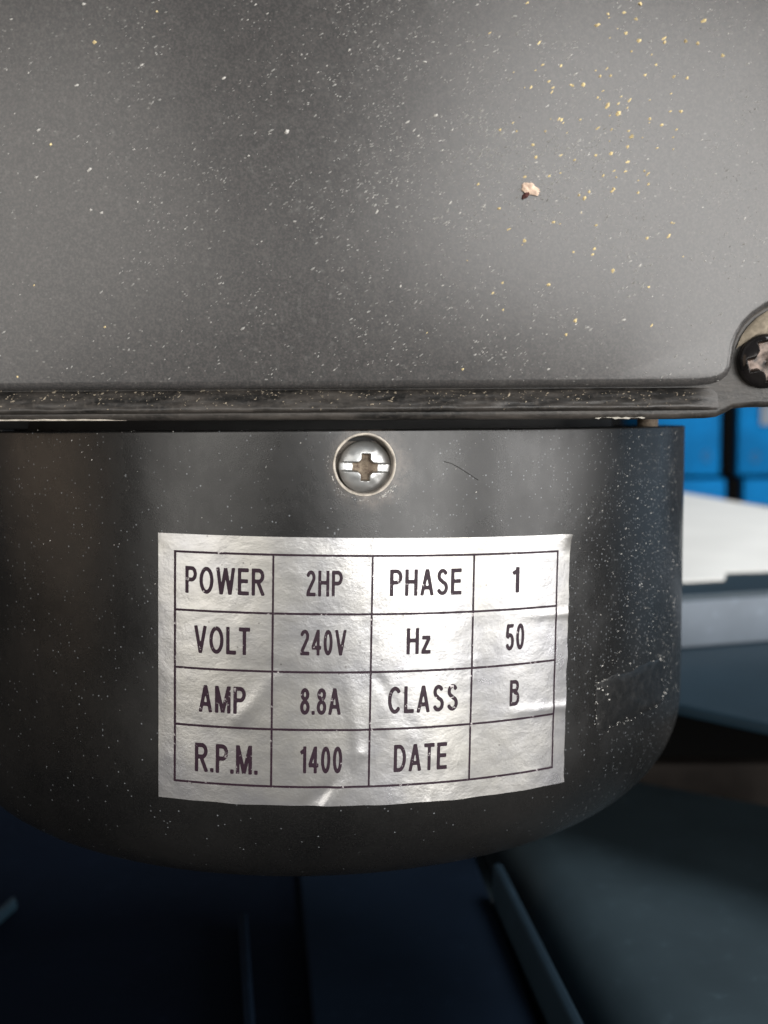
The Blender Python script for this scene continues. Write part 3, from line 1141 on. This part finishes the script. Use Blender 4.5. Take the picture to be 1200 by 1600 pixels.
fibre([(693, 721), (705, 724), (718, 731), (730, 739), (747, 750)], drum_px, 0.00005, 'thin dark fibre lying on the drum right of the recessed screw')

# ------------------------------------------------------------------ background on the right
ZA = -0.785 * R                            # top of the machine bed that carries the white board
bed = thing('machine_bed', 'blue grey steel machine bed with pale front band behind the drum', 'machine bed', (2.6 * R, 3 * R, ZA))


def quad_slab(name, px4, z, thick, mat, parent=None, bevel=0.0, extra=None):
    p = [at_z(x, y, z) for x, y in px4]
    return prism(name, [(q.x, q.y) for q in p], z - thick, z, mat, parent, bevel=bevel, axis='z')


# bed top and its pale front band
pA, pB = at_z(1040, 932, ZA), at_z(1215, 921, ZA)
dAB = (pB - pA).normalized()
nAB = Vector((-dAB.y, dAB.x, 0))
f0, f1 = pA - dAB * 0.10, pB + dAB * 0.25
prism('bed_top', [(f0.x, f0.y), (f1.x, f1.y), ((f1 + nAB * 0.75).x, (f1 + nAB * 0.75).y), ((f0 + nAB * 0.75).x, (f0 + nAB * 0.75).y)],
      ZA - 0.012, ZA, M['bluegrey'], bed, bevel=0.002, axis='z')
g0, g1 = f0 - nAB * 0.0012, f1 - nAB * 0.0012
ZL = at_y(1130, 1007, (pA.y + pB.y) / 2).z
prism('front_band', [(g0.x, g0.y), (g1.x, g1.y), ((g1 + nAB * 0.02).x, (g1 + nAB * 0.02).y), ((g0 + nAB * 0.02).x, (g0 + nAB * 0.02).y)],
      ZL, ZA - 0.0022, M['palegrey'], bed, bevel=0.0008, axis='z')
# lower ledge in front of it with a rolled lip
e0, e1 = at_z(1040, 1094, ZL), at_z(1215, 1132, ZL)
dE = (e1 - e0).normalized()
e0, e1 = e0 - dE * 0.02, e1 + dE * 0.12
h0, h1 = g0 + nAB * 0.018, g1 + nAB * 0.018
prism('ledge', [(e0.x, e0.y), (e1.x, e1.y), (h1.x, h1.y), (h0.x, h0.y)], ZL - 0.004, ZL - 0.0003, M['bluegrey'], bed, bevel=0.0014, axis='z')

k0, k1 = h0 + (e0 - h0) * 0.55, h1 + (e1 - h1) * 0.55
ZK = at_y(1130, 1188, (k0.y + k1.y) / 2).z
prism('ledge_shade', [(k0.x, k0.y), (k1.x, k1.y), (h1.x, h1.y), (h0.x, h0.y)], ZK, ZL - 0.0045, M['black_void_band'], bed, axis='z')  # black block put in for the shaded void under the ledge

# dark wooden battens lying below the ledge
for x0, x1, top_, lab in ((985, 1235, 1193, 'dark brown wooden batten right of the drum below the blue ledge'),):
    yb = 1.95 * R
    a, b = at_y(x0, 1330, yb), at_y(x1, top_, yb)
    tag(box('batten', (a.x, yb, a.z), (b.x, yb + 0.03, b.z), M['batten'], None, bevel=0.0004), lab, 'batten')

# white board on the bed
p = [at_z(x, y, ZA + 0.0012) for x, y in ((1030, 909.5), (1131, 904), (1134, 898), (1129, 893), (1225, 890), (1330, 838), (1225, 797), (1050, 767), (990, 800))]
wb = prism('white_board', [(q.x, q.y) for q in p], ZA + 0.0003, ZA + 0.0012, M['paper'], None, bevel=0.0002, axis='z')
tag(wb, 'off white board with a notched front edge lying on the blue grey bed', 'board')

# blue cartons behind
YC_ = 13.0 * R


def carton(x0, x1, y0, y1, lab, marks=(), edge=True):
    a, b = at_y(x0, y1, YC_), at_y(x1, y0, YC_)
    t = thing('carton', lab, 'carton', ((a.x + b.x) / 2, YC_ + 0.06, a.z), 'blue cartons stacked behind the board')
    box('carton_body', (a.x, YC_, a.z), (b.x, YC_ + 0.16, b.z), M['blue'], t, bevel=0.002)
    for mx, my in marks:
        c = at_y(mx, my, YC_)
        s = 0.0062
        for k, (dx, dz) in enumerate(((1, 1), (1, -1), (-1, -1), (-1, 1))):
            V = []
            for (ux, uz) in ((dx * s, 0), (0, dz * s * 1.25), (0, dz * s * 0.95), (dx * s * 0.76, 0)):
                V.append((c.x + ux, YC_ - 0.0004, c.z + uz))
            mesh('printed_mark', V, [(0, 1, 2, 3)], M['blue_dark'], t, False)
    return t


carton(1020, 1128, 560, 744, 'blue carton in the upper row, left of the black gap', [(1104, 712)])
carton(1152, 1290, 560, 743, 'blue carton in the upper row, right of the black gap', [(1180, 714)])
carton(1010, 1134, 749, 900, 'blue carton in the lower row, left of the black gap')
carton(1159, 1290, 748, 900, 'blue carton in the lower row, right of the black gap')
for x0, x1, y0, y1, lab in ((1129, 1151, 560, 744, 'black upright band in the gap of the upper blue cartons'), (1135, 1158, 748, 900, 'black upright band in the gap of the lower blue cartons')):
    a, b = at_y(x0, y1, YC_), at_y(x1, y0, YC_)
    tag(box('black_band', (a.x + 0.0003, YC_ + 0.004, a.z), (b.x - 0.0003, YC_ + 0.02, b.z), M['black_void_band'], None, bevel=0.001), lab, 'band')
a, b = at_y(940, 900, YC_ + 0.17), at_y(1420, 540, YC_ + 0.17)
sh = box('shelf_back', (a.x, YC_ + 0.165, a.z), (b.x, YC_ + 0.175, b.z), M['strap'])
tag(sh, 'black board seen in the gap between the blue cartons', 'board')
# pale patch added at the right margin, not a known object
a, b = at_y(1189, 664, YC_ - 0.01), at_y(1235, 628, YC_ - 0.01)
tg = box('pale_patch', (a.x + 0.002, YC_ - 0.003, a.z), (b.x, YC_ - 0.001, b.z), M['palegrey'])
tag(tg, 'small pale patch added on the upper right blue carton at the picture edge', 'tag')

# ------------------------------------------------------------------ machine stand below the drum
ZD = -1.62 * R
stand = thing('machine_stand', 'dark blue steel machine stand below the drum with a raised folded rib', 'machine stand', (0.3 * R, 0.3 * R, ZD))
# right deck, dished up from a channel beside the rib
r0, r1 = at_z(770, 1362, ZD), at_z(905, 1640, ZD)          # the rib runs between these
dR = (r1 - r0).normalized()
nR = Vector((-dR.y, dR.x, 0))
if nR.x < 0:
    nR = -nR
r1 = r1 + dR * 0.03
sec = [(0.0062, -0.024), (0.0110, -0.024), (0.0130, -0.013), (0.0170, -0.0065), (0.024, -0.0030), (0.034, -0.0012), (0.048, -0.0003), (0.065, 0.0003), (0.10, 0.0008), (0.16, 0.0008), (0.26, 0.0008)]
rsec = [(-0.0002, -0.013), (0.0000, 0.0012), (0.0004, 0.0020), (0.0008, 0.0023), (0.0022, 0.0023), (0.0027, 0.0018), (0.0050, -0.003), (0.0063, -0.0241)]
far0, far1 = at_z(985, 1221, ZD), at_z(1215, 1266, ZD)
dF = (far1 - far0)
V, F = [], []
NL = 40
for s, h in sec:
    base = r0 + nR * s
    # far end of this line: along -dR until the slanted far edge of the deck
    den = (-dR).x * dF.y - (-dR).y * dF.x
    w = far0 - base
    tt = (w.x * dF.y - w.y * dF.x) / den
    tt = max(min(tt, 0.20), -0.10)
    a = base - dR * tt
    b = r1 + nR * s
    for i in range(NL + 1):
        q = a + (b - a) * (i / NL)
        V.append(Vector((q.x, q.y, ZD + h)))
for j in range(len(sec) - 1):
    for i in range(NL):
        k = j * (NL + 1) + i
        F.append((k, k + 1, k + NL + 2, k + NL + 1))
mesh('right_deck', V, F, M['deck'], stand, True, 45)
V, F = [], []
for s, h in rsec:
    for i in range(NL + 1):
        q = r0 + nR * s + (r1 - r0) * (i / NL)
        V.append(Vector((q.x, q.y, ZD + h)))
for j in range(len(rsec) - 1):
    for i in range(NL):
        k = j * (NL + 1) + i
        F.append((k, k + 1, k + NL + 2, k + NL + 1))
F.append(tuple(j * (NL + 1) for j in range(len(rsec))))
mesh('rib', V, F, M['ribblue'], stand, True, 45)
# lower navy panel to the left of the rib, with a faint folded edge
ZN = ZD - 0.012
pe0, pe1 = r0 - dR * 0.16 - nR * 0.0001, r1 + dR * 0.12 - nR * 0.0001
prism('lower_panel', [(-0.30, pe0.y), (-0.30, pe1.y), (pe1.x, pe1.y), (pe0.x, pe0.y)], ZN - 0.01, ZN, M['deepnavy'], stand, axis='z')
q0, q1 = at_z(372, 1392, ZN + 0.012), at_z(385, 1620, ZN + 0.012)
prism('folded_edge', [(q0.x, q0.y), (q1.x, q1.y), (q1.x + 0.0025, q1.y), (q0.x + 0.0025, q0.y)], ZN, ZN + 0.006, M['navy'], stand, bevel=0.0012, axis='z')
q0 = at_z(462, 1300, ZN + 0.004)
q1 = at_z(490, 1620, ZN + 0.004)
q2, q3 = at_z(860, 1640, ZN + 0.004), at_z(728, 1300, ZN + 0.004)
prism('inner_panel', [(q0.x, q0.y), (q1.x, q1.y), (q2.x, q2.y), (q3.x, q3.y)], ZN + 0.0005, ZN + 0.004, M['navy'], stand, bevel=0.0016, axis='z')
# paler strip along the stand at the far left
q0, q1 = at_z(-40, 1462, ZN + 0.004), at_z(26, 1404, ZN + 0.004)
prism('pale_edge', [(q0.x, q0.y), (q1.x, q1.y), (q1.x - 0.002, q1.y + 0.003), (q0.x - 0.002, q0.y + 0.004)], ZN + 0.0003, ZN + 0.004, M['bluegrey'], stand, bevel=0.001, axis='z')
